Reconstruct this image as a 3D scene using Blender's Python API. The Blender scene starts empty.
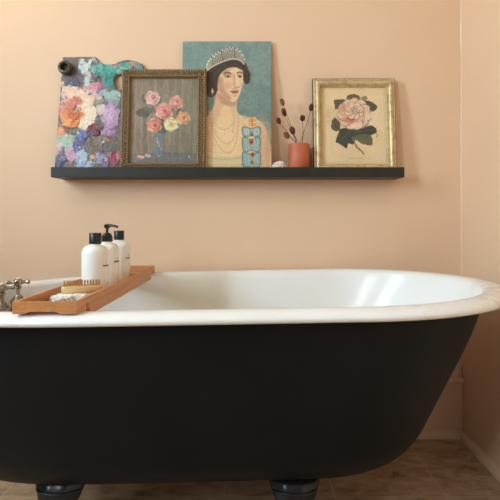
import bpy, bmesh, math, random
import numpy as np
from mathutils import Vector, Matrix, noise
PI = math.pi
random.seed(7)
rng = np.random.default_rng(5)
C = bpy.context.scene.collection
S = bpy.context.scene

# ------------------------------------------------------------------ colours
def lin(c):
    c = [x/255.0 for x in c]
    return tuple((x/12.92 if x <= 0.04045 else ((x+0.055)/1.055)**2.4) for x in c)

# ------------------------------------------------------------------ materials
def new_mat(name):
    m = bpy.data.materials.new(name); m.use_nodes = True
    nt = m.node_tree; b = nt.nodes['Principled BSDF']
    return m, nt, b

def mat(name, col, rough=0.5, metal=0.0, col2=None, scale=20, detail=4, bump=0.0, bscale=60, spec=0.5, coat=0.0,
        stretch=(1, 1, 1), lo=0.35, hi=0.65, space='Object', bdist=0.002):
    m, nt, b = new_mat(name)
    b.inputs['Roughness'].default_value = rough
    b.inputs['Metallic'].default_value = metal
    b.inputs['Specular IOR Level'].default_value = spec
    b.inputs['Coat Weight'].default_value = coat
    b.inputs['Base Color'].default_value = (*lin(col), 1)
    tc = nt.nodes.new('ShaderNodeTexCoord'); mp = nt.nodes.new('ShaderNodeMapping')
    mp.inputs['Scale'].default_value = stretch
    nt.links.new(tc.outputs[space], mp.inputs['Vector'])
    if col2:
        n = nt.nodes.new('ShaderNodeTexNoise'); n.inputs['Scale'].default_value = scale; n.inputs['Detail'].default_value = detail
        nt.links.new(mp.outputs[0], n.inputs['Vector'])
        r = nt.nodes.new('ShaderNodeValToRGB')
        r.color_ramp.elements[0].position = lo; r.color_ramp.elements[0].color = (*lin(col), 1)
        r.color_ramp.elements[1].position = hi; r.color_ramp.elements[1].color = (*lin(col2), 1)
        nt.links.new(n.outputs['Fac'], r.inputs[0]); nt.links.new(r.outputs[0], b.inputs['Base Color'])
    if bump:
        n2 = nt.nodes.new('ShaderNodeTexNoise'); n2.inputs['Scale'].default_value = bscale; n2.inputs['Detail'].default_value = 5
        nt.links.new(mp.outputs[0], n2.inputs['Vector'])
        bp = nt.nodes.new('ShaderNodeBump'); bp.inputs['Strength'].default_value = bump; bp.inputs['Distance'].default_value = bdist
        nt.links.new(n2.outputs['Fac'], bp.inputs['Height']); nt.links.new(bp.outputs[0], b.inputs['Normal'])
    return m

M = {}
M['wall'] = mat('peach_paint', (237, 200, 165), 0.6, col2=(234, 196, 160), scale=1.6, bump=0.25, bscale=7, bdist=0.004)
M['wall_pale'] = mat('pale_paint', (122, 124, 128), 0.7)
M['ceiling'] = mat('ceiling_paint', (190, 188, 184), 0.8)
M['trim'] = mat('trim_paint', (232, 192, 158), 0.5, bump=0.1, bscale=30)
M['mould'] = mat('cream_moulding', (226, 194, 160), 0.5, bump=0.1, bscale=30)
M['caulk'] = mat('caulk', (238, 203, 172), 0.6, bump=0.5, bscale=60)
M['shelf'] = mat('black_ledge_paint', (50, 46, 40), 0.42, col2=(42, 39, 34), spec=.3, scale=30, bump=0.1, bscale=80)
M['shell'] = mat('black_tub_paint', (17, 18, 19), 0.5, col2=(14, 15, 16), scale=8, spec=.2, bump=0.22, bscale=26, bdist=0.003)
M['foot'] = mat('black_cast_iron', (26, 28, 32), 0.3, bump=0.3, bscale=40)
M['nickel'] = mat('worn_nickel', (178, 170, 156), 0.22, 1.0, col2=(140, 130, 112), scale=45, bump=0.15, bscale=50)
M['ceramic'] = mat('white_ceramic_button', (236, 232, 222), 0.15)
M['bottle'] = mat('white_bottle_plastic', (244, 240, 230), 0.32, spec=0.5)
M['black_plastic'] = mat('black_plastic', (26, 25, 25), 0.32)
M['ink'] = mat('grey_ink', (92, 84, 78), 0.6)
M['brush_wood'] = mat('pale_beech', (224, 186, 134), 0.5, col2=(208, 166, 112), scale=18, stretch=(1, 6, 6), bump=0.1)
M['bristle'] = mat('tan_bristle', (222, 184, 120), 0.7, col2=(192, 148, 86), scale=400)
M['loofah'] = mat('cream_yarn', (253, 248, 238), 0.85, col2=(246, 238, 222), scale=90, bump=0.6, bscale=250)
M['terracotta'] = mat('terracotta', (198, 108, 72), 0.55, col2=(182, 92, 60), scale=24, stretch=(1, 1, 1), bump=0.25, bscale=50)
M['stem'] = mat('dry_stem', (112, 82, 60), 0.8)
M['seed'] = mat('maroon_seed_head', (108, 46, 34), 0.7, col2=(62, 26, 22), scale=180, bump=0.6, bscale=400)
M['seed_pale'] = mat('brown_seed_head', (156, 96, 68), 0.7, col2=(116, 62, 44), scale=180, bump=0.6, bscale=400)
M['shell_white'] = mat('sea_shell', (238, 224, 206), 0.5, col2=(160, 122, 94), scale=170, lo=0.48, hi=0.68, bump=0.3, bscale=160)
M['board'] = mat('panel_wood', (158, 132, 98), 0.7, col2=(136, 108, 78), scale=30, stretch=(1, 1, 0.1))
M['rose_frame'] = mat('bronze_gilt', (160, 132, 92), 0.42, 0.45, col2=(116, 98, 72), scale=60, bump=0.5, bscale=240)
M['gilt'] = mat('silver_gilt', (216, 192, 146), 0.38, 0.35, col2=(172, 142, 98), scale=55, bump=0.3, bscale=120, lo=0.45, hi=0.75)
M['gilt_edge'] = mat('dark_frame_edge', (84, 62, 40), 0.6)
M['brass'] = mat('aged_olive_metal', (98, 92, 70), 0.42, 0.5, col2=(70, 64, 52), scale=60)
M['dark_inside'] = mat('dark_well', (34, 30, 26), 0.6)
M['window_white'] = mat('white_window_paint', (236, 230, 220), 0.5)

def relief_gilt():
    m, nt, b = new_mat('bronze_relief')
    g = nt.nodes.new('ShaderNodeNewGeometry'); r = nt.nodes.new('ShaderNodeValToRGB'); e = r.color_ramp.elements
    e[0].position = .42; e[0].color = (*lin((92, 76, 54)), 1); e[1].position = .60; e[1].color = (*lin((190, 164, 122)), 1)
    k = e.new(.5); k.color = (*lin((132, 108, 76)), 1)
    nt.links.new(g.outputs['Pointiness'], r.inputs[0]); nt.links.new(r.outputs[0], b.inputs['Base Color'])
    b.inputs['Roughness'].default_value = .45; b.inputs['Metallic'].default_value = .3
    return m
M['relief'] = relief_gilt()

def bamboo():
    m, nt, b = new_mat('bamboo')
    tc = nt.nodes.new('ShaderNodeTexCoord'); mp = nt.nodes.new('ShaderNodeMapping'); mp.inputs['Scale'].default_value = (30, 3, 90)
    n = nt.nodes.new('ShaderNodeTexNoise'); n.inputs['Scale'].default_value = 3; n.inputs['Detail'].default_value = 6
    r = nt.nodes.new('ShaderNodeValToRGB')
    r.color_ramp.elements[0].position = .3; r.color_ramp.elements[0].color = (*lin((184, 116, 64)), 1)
    r.color_ramp.elements[1].position = .7; r.color_ramp.elements[1].color = (*lin((208, 142, 86)), 1)
    nt.links.new(tc.outputs['Object'], mp.inputs[0]); nt.links.new(mp.outputs[0], n.inputs['Vector'])
    nt.links.new(n.outputs['Fac'], r.inputs[0]); nt.links.new(r.outputs[0], b.inputs['Base Color'])
    b.inputs['Roughness'].default_value = .42
    return m
M['bamboo'] = bamboo()

def enamel():
    m, nt, b = new_mat('white_enamel')
    b.inputs['Roughness'].default_value = .21
    b.inputs['Specular IOR Level'].default_value = .32
    tc = nt.nodes.new('ShaderNodeTexCoord')
    sx = nt.nodes.new('ShaderNodeSeparateXYZ'); nt.links.new(tc.outputs['Object'], sx.inputs[0])
    # old enamel: a cream cast with blotches, heavier grime on the roll at the sloped end
    n = nt.nodes.new('ShaderNodeTexNoise'); n.inputs['Scale'].default_value = 3.0; n.inputs['Detail'].default_value = 3
    r = nt.nodes.new('ShaderNodeValToRGB')
    r.color_ramp.elements[0].position = .35; r.color_ramp.elements[0].color = (*lin((244, 244, 241)), 1)
    r.color_ramp.elements[1].position = .7; r.color_ramp.elements[1].color = (*lin((238, 235, 226)), 1)
    nt.links.new(tc.outputs['Object'], n.inputs['Vector']); nt.links.new(n.outputs['Fac'], r.inputs[0])
    g = nt.nodes.new('ShaderNodeTexNoise'); g.inputs['Scale'].default_value = 32; g.inputs['Detail'].default_value = 8; g.inputs['Roughness'].default_value = .7
    nt.links.new(tc.outputs['Object'], g.inputs['Vector'])
    gr = nt.nodes.new('ShaderNodeMapRange'); gr.inputs['From Min'].default_value = .47; gr.inputs['From Max'].default_value = .85
    nt.links.new(g.outputs['Fac'], gr.inputs['Value'])
    # where along the tub (x) and how high (z, relative to the tub's base)
    mx = nt.nodes.new('ShaderNodeMapRange'); mx.inputs['From Min'].default_value = .2; mx.inputs['From Max'].default_value = .55
    nt.links.new(sx.outputs['X'], mx.inputs['Value'])
    mz = nt.nodes.new('ShaderNodeMapRange'); mz.inputs['From Min'].default_value = .550; mz.inputs['From Max'].default_value = .556
    nt.links.new(sx.outputs['Z'], mz.inputs['Value'])
    a = nt.nodes.new('ShaderNodeMath'); a.operation = 'MULTIPLY'; nt.links.new(mx.outputs[0], a.inputs[0]); nt.links.new(gr.outputs[0], a.inputs[1])
    a2 = nt.nodes.new('ShaderNodeMath'); a2.operation = 'MULTIPLY'; nt.links.new(a.outputs[0], a2.inputs[0]); nt.links.new(mz.outputs[0], a2.inputs[1])
    my = nt.nodes.new('ShaderNodeMapRange'); my.inputs['From Min'].default_value = .02; my.inputs['From Max'].default_value = -.1
    nt.links.new(sx.outputs['Y'], my.inputs['Value'])
    a3 = nt.nodes.new('ShaderNodeMath'); a3.operation = 'MULTIPLY'; nt.links.new(a2.outputs[0], a3.inputs[0]); nt.links.new(my.outputs[0], a3.inputs[1])
    mix = nt.nodes.new('ShaderNodeMix'); mix.data_type = 'RGBA'
    nt.links.new(a3.outputs[0], mix.inputs['Factor']); nt.links.new(r.outputs[0], mix.inputs['A'])
    mix.inputs['B'].default_value = (*lin((182, 150, 116)), 1)
    # soft cream-yellow patch on the far side of the basin
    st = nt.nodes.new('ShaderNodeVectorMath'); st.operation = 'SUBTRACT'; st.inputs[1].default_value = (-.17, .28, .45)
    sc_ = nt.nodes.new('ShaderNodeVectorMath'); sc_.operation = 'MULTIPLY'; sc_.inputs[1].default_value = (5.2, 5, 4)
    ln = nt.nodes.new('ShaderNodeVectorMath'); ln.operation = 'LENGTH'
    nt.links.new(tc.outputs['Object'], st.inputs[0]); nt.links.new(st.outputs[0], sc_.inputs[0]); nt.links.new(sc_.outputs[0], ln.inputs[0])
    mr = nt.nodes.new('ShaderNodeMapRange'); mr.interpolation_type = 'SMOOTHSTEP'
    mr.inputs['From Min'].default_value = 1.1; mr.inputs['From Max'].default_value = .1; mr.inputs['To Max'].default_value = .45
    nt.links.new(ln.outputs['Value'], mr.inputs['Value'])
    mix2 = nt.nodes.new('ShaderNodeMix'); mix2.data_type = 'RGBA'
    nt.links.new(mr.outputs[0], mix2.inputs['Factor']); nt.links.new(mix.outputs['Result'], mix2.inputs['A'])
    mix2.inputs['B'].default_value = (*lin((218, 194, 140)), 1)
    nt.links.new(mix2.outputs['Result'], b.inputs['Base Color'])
    return m
M['enamel'] = enamel()

def floor_mat():
    m, nt, b = new_mat('stone_tile')
    tc = nt.nodes.new('ShaderNodeTexCoord')
    n = nt.nodes.new('ShaderNodeTexNoise'); n.inputs['Scale'].default_value = 13; n.inputs['Detail'].default_value = 10; n.inputs['Roughness'].default_value = .65; n.inputs['Distortion'].default_value = .8
    mp = nt.nodes.new('ShaderNodeMapping'); mp.inputs['Scale'].default_value = (1, 2.2, 1); mp.inputs['Rotation'].default_value = (0, 0, .35)
    nt.links.new(tc.outputs['Object'], mp.inputs[0]); nt.links.new(mp.outputs[0], n.inputs['Vector'])
    r = nt.nodes.new('ShaderNodeValToRGB'); e = r.color_ramp.elements
    e[0].position = .3; e[0].color = (*lin((112, 88, 70)), 1)
    e[1].position = .7; e[1].color = (*lin((200, 172, 140)), 1)
    k = e.new(.42); k.color = (*lin((160, 130, 102)), 1)
    nt.links.new(n.outputs['Fac'], r.inputs[0])
    br = nt.nodes.new('ShaderNodeTexBrick'); br.offset = 0; br.inputs['Scale'].default_value = 1
    br.inputs['Brick Width'].default_value = .3; br.inputs['Row Height'].default_value = .3
    br.inputs['Mortar Size'].default_value = .0028; br.inputs['Mortar Smooth'].default_value = .3
    mp2 = nt.nodes.new('ShaderNodeMapping'); mp2.inputs['Location'].default_value = (3 - .515, 3 - 1.295, 0)
    nt.links.new(tc.outputs['Object'], mp2.inputs[0]); nt.links.new(mp2.outputs[0], br.inputs['Vector'])
    mix = nt.nodes.new('ShaderNodeMix'); mix.data_type = 'RGBA'
    nt.links.new(br.outputs['Fac'], mix.inputs['Factor']); nt.links.new(r.outputs[0], mix.inputs['A'])
    mix.inputs['B'].default_value = (*lin((186, 160, 130)), 1)
    nt.links.new(mix.outputs['Result'], b.inputs['Base Color'])
    b.inputs['Roughness'].default_value = .45
    bp = nt.nodes.new('ShaderNodeBump'); bp.inputs['Strength'].default_value = .3; bp.inputs['Distance'].default_value = .002; bp.invert = True
    nt.links.new(br.outputs['Fac'], bp.inputs['Height']); nt.links.new(bp.outputs[0], b.inputs['Normal'])
    return m
M['floor'] = floor_mat()

def paint_mat(name, rough, bump, coat=0.0, bscale=260):
    m, nt, b = new_mat(name)
    a = nt.nodes.new('ShaderNodeAttribute'); a.attribute_name = 'paint'
    nt.links.new(a.outputs['Color'], b.inputs['Base Color'])
    b.inputs['Roughness'].default_value = rough; b.inputs['Coat Weight'].default_value = coat
    tc = nt.nodes.new('ShaderNodeTexCoord'); n = nt.nodes.new('ShaderNodeTexNoise'); n.inputs['Scale'].default_value = bscale
    bp = nt.nodes.new('ShaderNodeBump'); bp.inputs['Strength'].default_value = bump; bp.inputs['Distance'].default_value = .001
    nt.links.new(tc.outputs['Object'], n.inputs['Vector']); nt.links.new(n.outputs['Fac'], bp.inputs['Height']); nt.links.new(bp.outputs[0], b.inputs['Normal'])
    return m
M['oil'] = paint_mat('oil_paint', .42, .4)
M['impasto'] = paint_mat('thick_oil_paint', .38, .6)
M['print'] = paint_mat('printed_paper', .7, .1)

# ------------------------------------------------------------------ scene helpers
def thing(name, label, cat, loc=(0, 0, 0), group=None, rx=0, rz=0):
    o = bpy.data.objects.new(name, None); C.objects.link(o)
    o.empty_display_size = .05
    o.location = loc; o.rotation_euler = (rx, 0, rz)
    o['label'] = label; o['category'] = cat
    if group: o['group'] = group
    return o

def obj(name, bm, m, parent=None, smooth=True, origin=None, angle=40):
    """link bmesh bm (local coordinates of parent) as one mesh object"""
    bmesh.ops.recalc_face_normals(bm, faces=bm.faces)
    me = bpy.data.meshes.new(name); bm.to_mesh(me); bm.free()
    me.materials.append(m)
    if smooth:
        me.polygons.foreach_set('use_smooth', [True]*len(me.polygons))
        try: me.set_sharp_from_angle(angle=math.radians(angle))
        except Exception: pass
    o = bpy.data.objects.new(name, me); C.objects.link(o)
    if origin: o.location = origin
    if parent: o.parent = parent
    return o

def tag(o, label, cat, group=None):
    o['label'] = label; o['category'] = cat
    if group: o['group'] = group
    return o

def dup(root, loc, label=None):
    r = root.copy(); C.objects.link(r); r.location = loc
    if label: r['label'] = label
    for ch in list(root.children):
        c = ch.copy(); C.objects.link(c); c.parent = r
        for g in ch.children:
            d = g.copy(); C.objects.link(d); d.parent = c
    return r

def add_box(bm, x0, x1, y0, y1, z0, z1, bev=0.0, seg=2):
    r = bmesh.ops.create_cube(bm, size=1)
    vs = r['verts']
    bmesh.ops.transform(bm, matrix=Matrix.Translation(((x0+x1)/2, (y0+y1)/2, (z0+z1)/2)) @ Matrix.Diagonal((x1-x0, y1-y0, z1-z0, 1)), verts=vs)
    if bev:
        es = list({e for v in vs for e in v.link_edges})
        bmesh.ops.bevel(bm, geom=es, offset=bev, segments=seg, profile=.5, affect='EDGES')
    return bm

def box(*a, **k): return add_box(bmesh.new(), *a, **k)

def add_lathe(bm, prof, seg=32, mtx=None, close=True):
    rings = []
    for (r, z) in prof:
        ring = []
        for i in range(seg):
            a = 2*PI*i/seg
            p = Vector((max(r, 1e-5)*math.cos(a), max(r, 1e-5)*math.sin(a), z))
            ring.append(bm.verts.new(mtx @ p if mtx else p))
        rings.append(ring)
    for a, b in zip(rings, rings[1:]):
        for i in range(seg):
            j = (i+1) % seg
            bm.faces.new((a[i], a[j], b[j], b[i]))
    if close:
        bm.faces.new(list(reversed(rings[0]))); bm.faces.new(rings[-1])
    return bm
def lathe(prof, seg=32, mtx=None, close=True): return add_lathe(bmesh.new(), prof, seg, mtx, close)

def axis_mtx(loc, d):
    q = Vector((0, 0, 1)).rotation_difference(Vector(d).normalized())
    return Matrix.Translation(loc) @ q.to_matrix().to_4x4()

def add_tube(bm, pts, rad, seg=10):
    pts = [Vector(p) for p in pts]
    n = len(pts)
    rings = []
    up = Vector((0, 0, 1))
    prev = None
    for i, p in enumerate(pts):
        t = (pts[min(i+1, n-1)] - pts[max(i-1, 0)]).normalized()
        if prev is None:
            a = t.cross(up)
            if a.length < 1e-3: a = t.cross(Vector((1, 0, 0)))
            a.normalize()
        else:
            a = (prev - t*prev.dot(t)).normalized()
        prev = a
        b = t.cross(a)
        r = rad(i/(n-1)) if callable(rad) else rad
        rings.append([bm.verts.new(p + (a*math.cos(2*PI*k/seg) + b*math.sin(2*PI*k/seg))*r) for k in range(seg)])
    for a, b in zip(rings, rings[1:]):
        for i in range(seg):
            j = (i+1) % seg
            bm.faces.new((a[i], a[j], b[j], b[i]))
    bm.faces.new(list(reversed(rings[0]))); bm.faces.new(rings[-1])
    return bm

def bez(p0, p1, p2, n=12):
    p0, p1, p2 = Vector(p0), Vector(p1), Vector(p2)
    return [(p0*(1-t)**2 + p1*2*t*(1-t) + p2*t*t) for t in [i/(n-1) for i in range(n)]]

def prism(poly, axis, a, b):
    """extrude 2-D polygon; axis 'x': poly is (y,z)"""
    bm = bmesh.new()
    def P(u, v, w):
        return {'x': (w, u, v), 'y': (u, w, v), 'z': (u, v, w)}[axis]
    f = [bm.verts.new(P(u, v, a)) for u, v in poly]; g = [bm.verts.new(P(u, v, b)) for u, v in poly]
    bm.faces.new(f); bm.faces.new(list(reversed(g)))
    n = len(poly)
    for i in range(n):
        j = (i+1) % n
        bm.faces.new((f[i], g[i], g[j], f[j]))
    return bm

def struct(name, bm, m, smooth=False):
    o = obj(name, bm, m, None, smooth); o['kind'] = 'structure'; return o

# ------------------------------------------------------------------ camera (eye 0.75 m above the floor)
EYE = .75
F = 480.0
cam = bpy.data.cameras.new('camera'); co = bpy.data.objects.new('camera', cam); C.objects.link(co)
co.location = (0, 0, EYE); co.rotation_euler = (PI/2, 0, 0)
cam.sensor_width = 36; cam.lens = 36*F/500
cam.shift_x = -5/500; cam.shift_y = -31/500
cam.clip_start = .02
S.camera = co

# ------------------------------------------------------------------ room
YB, XR, XL, YF, ZC = 1.66, .714, -1.75, -1.7, 2.4
struct('floor', box(XL-.1, XR+.1, YF-.1, YB+.1, -.1, 0), M['floor']).location = (0, 0, 0)
struct('wall_back', box(XL-.1, XR, YB, YB+.1, 0, ZC), M['wall'])
struct('wall_right', box(XR, XR+.1, YF-.1, YB+.1, 0, ZC), M['wall'])
struct('ceiling', box(XL-.1, XR+.1, YF-.1, YB+.1, ZC, ZC+.1), M['ceiling'])
# left wall and front wall, each with window openings
W1 = (.10, .60, .95, 2.15)     # y0,y1,z0,z1: two sash windows in the left wall
W2 = (-1.45, -.85, .95, 2.15)
bm = bmesh.new()
add_box(bm, XL-.1, XL, YF, W2[0], 0, ZC); add_box(bm, XL-.1, XL, W2[1], W1[0], 0, ZC); add_box(bm, XL-.1, XL, W1[1], YB, 0, ZC)
for w_ in (W1, W2):
    add_box(bm, XL-.1, XL, w_[0], w_[1], 0, w_[2]); add_box(bm, XL-.1, XL, w_[0], w_[1], w_[3], ZC)
struct('wall_left', bm, M['wall_pale'])
struct('wall_front', box(XL-.1, XR, YF-.1, YF, 0, ZC), M['wall_pale'])
def window_bm(a0, a1, z0, z1, ax):
    bm = bmesh.new(); t = .05
    def B(u0, u1, w0, w1):
        if ax == 'x': add_box(bm, XL-.08, XL-.02, u0, u1, w0, w1)
        else: add_box(bm, u0, u1, YF-.08, YF-.02, w0, w1)
    B(a0, a0+t, z0, z1); B(a1-t, a1, z0, z1); B(a0+t, a1-t, z0, z0+t); B(a0+t, a1-t, z1-t, z1)
    zm = (z0+z1)/2; B(a0+t, a1-t, zm-.02, zm+.02)
    return bm
struct('window_1', window_bm(*W1, 'x'), M['window_white'])
struct('window_2', window_bm(*W2, 'x'), M['window_white'])

# tall painted skirting on the back wall with its cap, and the shoe moulding
cap = [(YB, 0), (YB, .205), (YB-.018, .205), (YB-.020, .202), (YB-.020, .192), (YB-.011, .187), (YB-.009, 0)]
struct('baseboard_back', prism(cap, 'x', XL, XR-.001), M['trim'])
qr = [(YB-.009, 0), (YB-.009, .024)] + [(YB-.009-.018*math.sin(a), .024*math.cos(a)) for a in [k*PI/2/6 for k in range(1, 7)]]
struct('trim_1', prism(qr, 'x', XL, XR-.001), M['mould'], True)
qr2 = [(XR, 0)] + [(XR-.018*math.sin(a), .024*math.cos(a)) for a in [k*PI/2/6 for k in range(0, 7)]]
struct('trim_2', prism(qr2, 'y', YF, YB-.027), M['mould'], True)
# small raised end block on the skirting cap at the corner
struct('trim_3', box(XR-.010, XR-.004, YB-.012, YB-.0005, .2055, .236, bev=.001), M['trim'])
# filler bead run up the corner
bm = bmesh.new(); rings = []
N = 260
for i in range(N):
    z = .25 + (ZC-.27)*i/(N-1)
    w = .0026 + .0035*noise.noise(Vector((0, 0, z*9))) + .0022*noise.noise(Vector((3, 0, z*40)))
    w = max(w, .0012)
    rings.append([bm.verts.new((XR-.0002, YB-w*1.2, z)), bm.verts.new((XR-w*.55, YB-w*.6, z)), bm.verts.new((XR-w*1.2, YB-.0002, z)), bm.verts.new((XR-.0002, YB-.0002, z))])
for a, b in zip(rings, rings[1:]):
    for k in range(4): bm.faces.new((a[k], a[(k+1) % 4], b[(k+1) % 4], b[k]))
struct('trim_4', bm, M['caulk'], True)

# ------------------------------------------------------------------ bathtub
TILT, XREF = .0175, .15
YC = 1.254
def tz(x): return TILT*(x-XREF)
def ring(xl, xr, w, z, n=120, wl=None, tilt=True, nn=2.0):
    """plan outline at height z: ellipse ends joined by straight sides"""
    pts = []
    L = xr-xl
    ar = min(.40*(xr/.63)**1, L*.45); al = min(.54, L*.45)
    x0r = xr-ar; x0l = xl+al
    if x0l > x0r: x0l = x0r = (x0l+x0r)/2; ar = xr-x0r; al = x0l-xl
    k = n//4
    def sp(c, p): return math.copysign(abs(c)**(2/p), c)
    for i in range(k+1):                     # far right quarter
        a = PI/2*i/k; pts.append((x0r+ar*math.cos(a), w*math.sin(a)))
    for i in range(1, 20): pts.append((x0r+(x0l-x0r)*i/20, w))
    for i in range(k+1):                     # far left quarter
        a = PI/2+PI/2*i/k; pts.append((x0l+al*math.cos(a), w*math.sin(a)))
    for i in range(1, k+1):                  # near left quarter, squarer
        a = PI+PI/2*i/k; p = 2.0 + 2.0*math.sin(PI/2*min(1, i/k*2))
        pts.append((x0l+al*sp(math.cos(a), p), w*sp(math.sin(a), p)))
    for i in range(1, 20): pts.append((x0l+(x0r-x0l)*i/20, -w))
    for i in range(k):
        a = 1.5*PI+PI/2*i/k; pts.append((x0r+ar*math.cos(a), w*math.sin(a)))
    return [Vector((x, YC+y, z+(tz(x) if tilt else 0))) for x, y in pts]

def loft(rings, cap0=True, cap1=False, base=(0, 0, 0)):
    bm = bmesh.new(); B = Vector(base)
    rs = [[bm.verts.new(p-B) for p in r] for r in rings]
    n = len(rs[0])
    for a, b in zip(rs, rs[1:]):
        for i in range(n):
            j = (i+1) % n
            bm.faces.new((a[i], a[j], b[j], b[i]))
    if cap0:
        c = bm.verts.new(sum((v.co for v in rs[0]), Vector())/n)
        for i in range(n): bm.faces.new((rs[0][(i+1) % n], rs[0][i], c))
    if cap1:
        c = bm.verts.new(sum((v.co for v in rs[-1]), Vector())/n)
        for i in range(n): bm.faces.new((rs[-1][i], rs[-1][(i+1) % n], c))
    return bm

def interp(tab, z):
    for a, b in zip(tab, tab[1:]):
        if a[0] >= z >= b[0]:
            t = (a[0]-z)/(a[0]-b[0]); return tuple(a[i]+(b[i]-a[i])*t for i in range(1, len(a)))
    return tab[-1][1:]
# outer shell table: z, xl, xr, w   (top to bottom)
SH = [(.566, -.700, .566, .340), (.50, -.698, .545, .338), (.45, -.696, .520, .333), (.40, -.692, .494, .326), (.35, -.688, .467, .317),
      (.30, -.682, .441, .306), (.26, -.674, .423, .293), (.23, -.668, .408, .278), (.20, -.655, .392, .252), (.18, -.655, .375, .226),
      (.167, -.65, .353, .194), (.158, -.635, .318, .158), (.152, -.57, .28, .12), (.148, -.48, .21, .08), (.146, -.36, .12, .045), (.145, -.2, 0, .01)]
TUB = (0, YC, 0)
tub = thing('bathtub', 'freestanding roll-top clawfoot bathtub, black outside and white enamel inside', 'bathtub', TUB)
# smooth the table with a fine resample
def shell_rings(off, zoff=0, zmin=.133):
    rs = []
    zs = [r[0] for r in SH]
    for i in range(len(SH)-1):
        m = 3 if i < 8 else 2
        for k in range(m):
            z = SH[i][0]+(SH[i+1][0]-SH[i][0])*k/m
            xl, xr, w = interp(SH, z); rs.append((z, xl, xr, w))
    rs.append(SH[-1])
    # three passes of smoothing
    for _ in range(4):
        rs = [rs[0]] + [tuple((rs[i-1][q]+2*rs[i][q]+rs[i+1][q])/4 for q in range(4)) for i in range(1, len(rs)-1)] + [rs[-1]]
    out = []
    for z, xl, xr, w in rs:
        r = ring(xl+off, xr-off, max(w-off, .004), z)
        k = max(0, min(1, (.26-z)/.1))
        for p in r: p.z += k*(.012*p.x+.0125)          # the bottom falls a little towards the drain
        out.append(r)
    return out
obj('outer_shell', loft(list(reversed(shell_rings(0))), True, False, TUB), M['shell'], tub, angle=60)
# basin: inner surface then the rolled rim
IN = []
inner = [(.172, -.28, .03, .02), (.173, -.42, .15, .09), (.176, -.49, .235, .14), (.184, -.54, .29, .18), (.20, -.585, .335, .212), (.225, -.61, .368, .24), (.26, -.63, .395, .262),
         (.31, -.648, .428, .282), (.36, -.657, .455, .296), (.42, -.664, .488, .308), (.48, -.668, .520, .316), (.53, -.671, .546, .320), (.556, -.672, .560, .3215)]
for z, xl, xr, w in inner: IN.append(ring(xl, xr, w, z))
# rim roll profile: offset outward from the inner wall, height
roll = [(.0015, .566), (.004, .573), (.009, .5795), (.016, .583), (.024, .584), (.033, .5832), (.042, .5805), (.050, .5755), (.056, .5685), (.0585, .561), (.057, .554), (.053, .5495), (.047, .547), (.040, .547), (.030, .549), (.022, .552)]
for o_, z in roll:
    IN.append(ring(-.672-o_, .560+o_*1.2, .3215+o_, .5825-(.584-z)*.65))
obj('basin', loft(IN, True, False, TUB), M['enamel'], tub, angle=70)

def foot(px, py, sx, sy):
    bm = bmesh.new()
    # wing plate that cups the tub, neck, ankle, ball
    t = Vector((px, py, 0)) - Vector(TUB)
    prof = [(0, 0.0), (.022, .0), (.034, .008), (.039, .022), (.036, .038), (.027, .052), (.021, .066), (.022, .082), (.028, .1), (.036, .118), (.045, .134), (.052, .154), (.0545, .166), (.053, .172), (.044, .176), (0, .178)]
    mt = Matrix.Translation(t) @ Matrix.Diagonal((1, .62, 1, 1))
    add_lathe(bm, prof, 40, mt)
    for v in bm.verts:                       # three rounded lobes on the wing
        z = v.co.z
        if z > .1:
            a = math.atan2(v.co.y-t.y, v.co.x-t.x); k = (z-.1)/.068
            s = 1+.05*k*math.cos(6*a)
            v.co.x = t.x+(v.co.x-t.x)*s; v.co.y = t.y+(v.co.y-t.y)*s + k*k*.02*(-sy)
    # raised ridge round the wing, claws over the ball
    pts = [t+Vector((.049*math.cos(a), .031*math.sin(a)+.55*.02*(-sy), .152)) for a in [2*PI*i/40 for i in range(41)]]
    add_tube(bm, pts, .0035, 8)
    for k in range(4):
        a = (k-1.5)*.62 + (-PI/2 if sy < 0 else PI/2)
        d = Vector((math.cos(a), math.sin(a)*.8, 0))
        add_tube(bm, [t+d*r+Vector((0, 0, z)) for r, z in ((.016, .07), (.028, .058), (.037, .044), (.042, .026), (.040, .010), (.034, .003))], lambda u: .0085-.005*u, 8)
    return obj('foot', bm, M['foot'], tub, angle=50)
for fx in (-.435, .088):
    foot(fx, 1.06, 1, -1); foot(fx, 1.45, 1, 1)
# drain, below the taps
obj('drain', lathe([(0, .178), (.02, .180), (.028, .178), (.03, .172)], 28, Matrix.Translation((-.45, 0, 0))), M['nickel'], tub)

# ------------------------------------------------------------------ bath taps on the inside of the far left end
FX, FY = -.627, 1.23
tap = thing('bath_mixer_tap', 'worn nickel bath tap with two cross handles inside left end of tub', 'tap', (FX, FY, .480), rz=math.radians(7))
bm = bmesh.new()
add_tube(bm, [(0, -.055, 0), (0, .055, 0)], .016, 16)
add_tube(bm, [(-.032, 0, 0), (0.0, 0, 0)], .014, 16)
for sy in (-1, 1):
    add_lathe(bm, [(0, -.022), (.018, -.02), (.023, -.008), (.023, .01), (.019, .02), (.021, .024), (.021, .03), (.017, .036), (.017, .044), (.020, .048), (.020, .052), (.013, .060), (.009, .066), (0, .066)], 24, Matrix.Translation((0, sy*.055, 0)))
obj('tap_body', bm, M['nickel'], tap)
obj('spout', add_tube(bmesh.new(), [(0, 0, 0), (.03, 0, .006), (.055, 0, 0), (.066, 0, -.02), (.068, 0, -.035)], lambda u: .0115-.001*u, 14), M['nickel'], tap)
obj('escutcheon', lathe([(0, -.003), (.028, -.003), (.028, 0), (.022, .004), (0, .006)], 24, axis_mtx((-.031, 0, 0), (1, 0, 0))), M['nickel'], tap)
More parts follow.
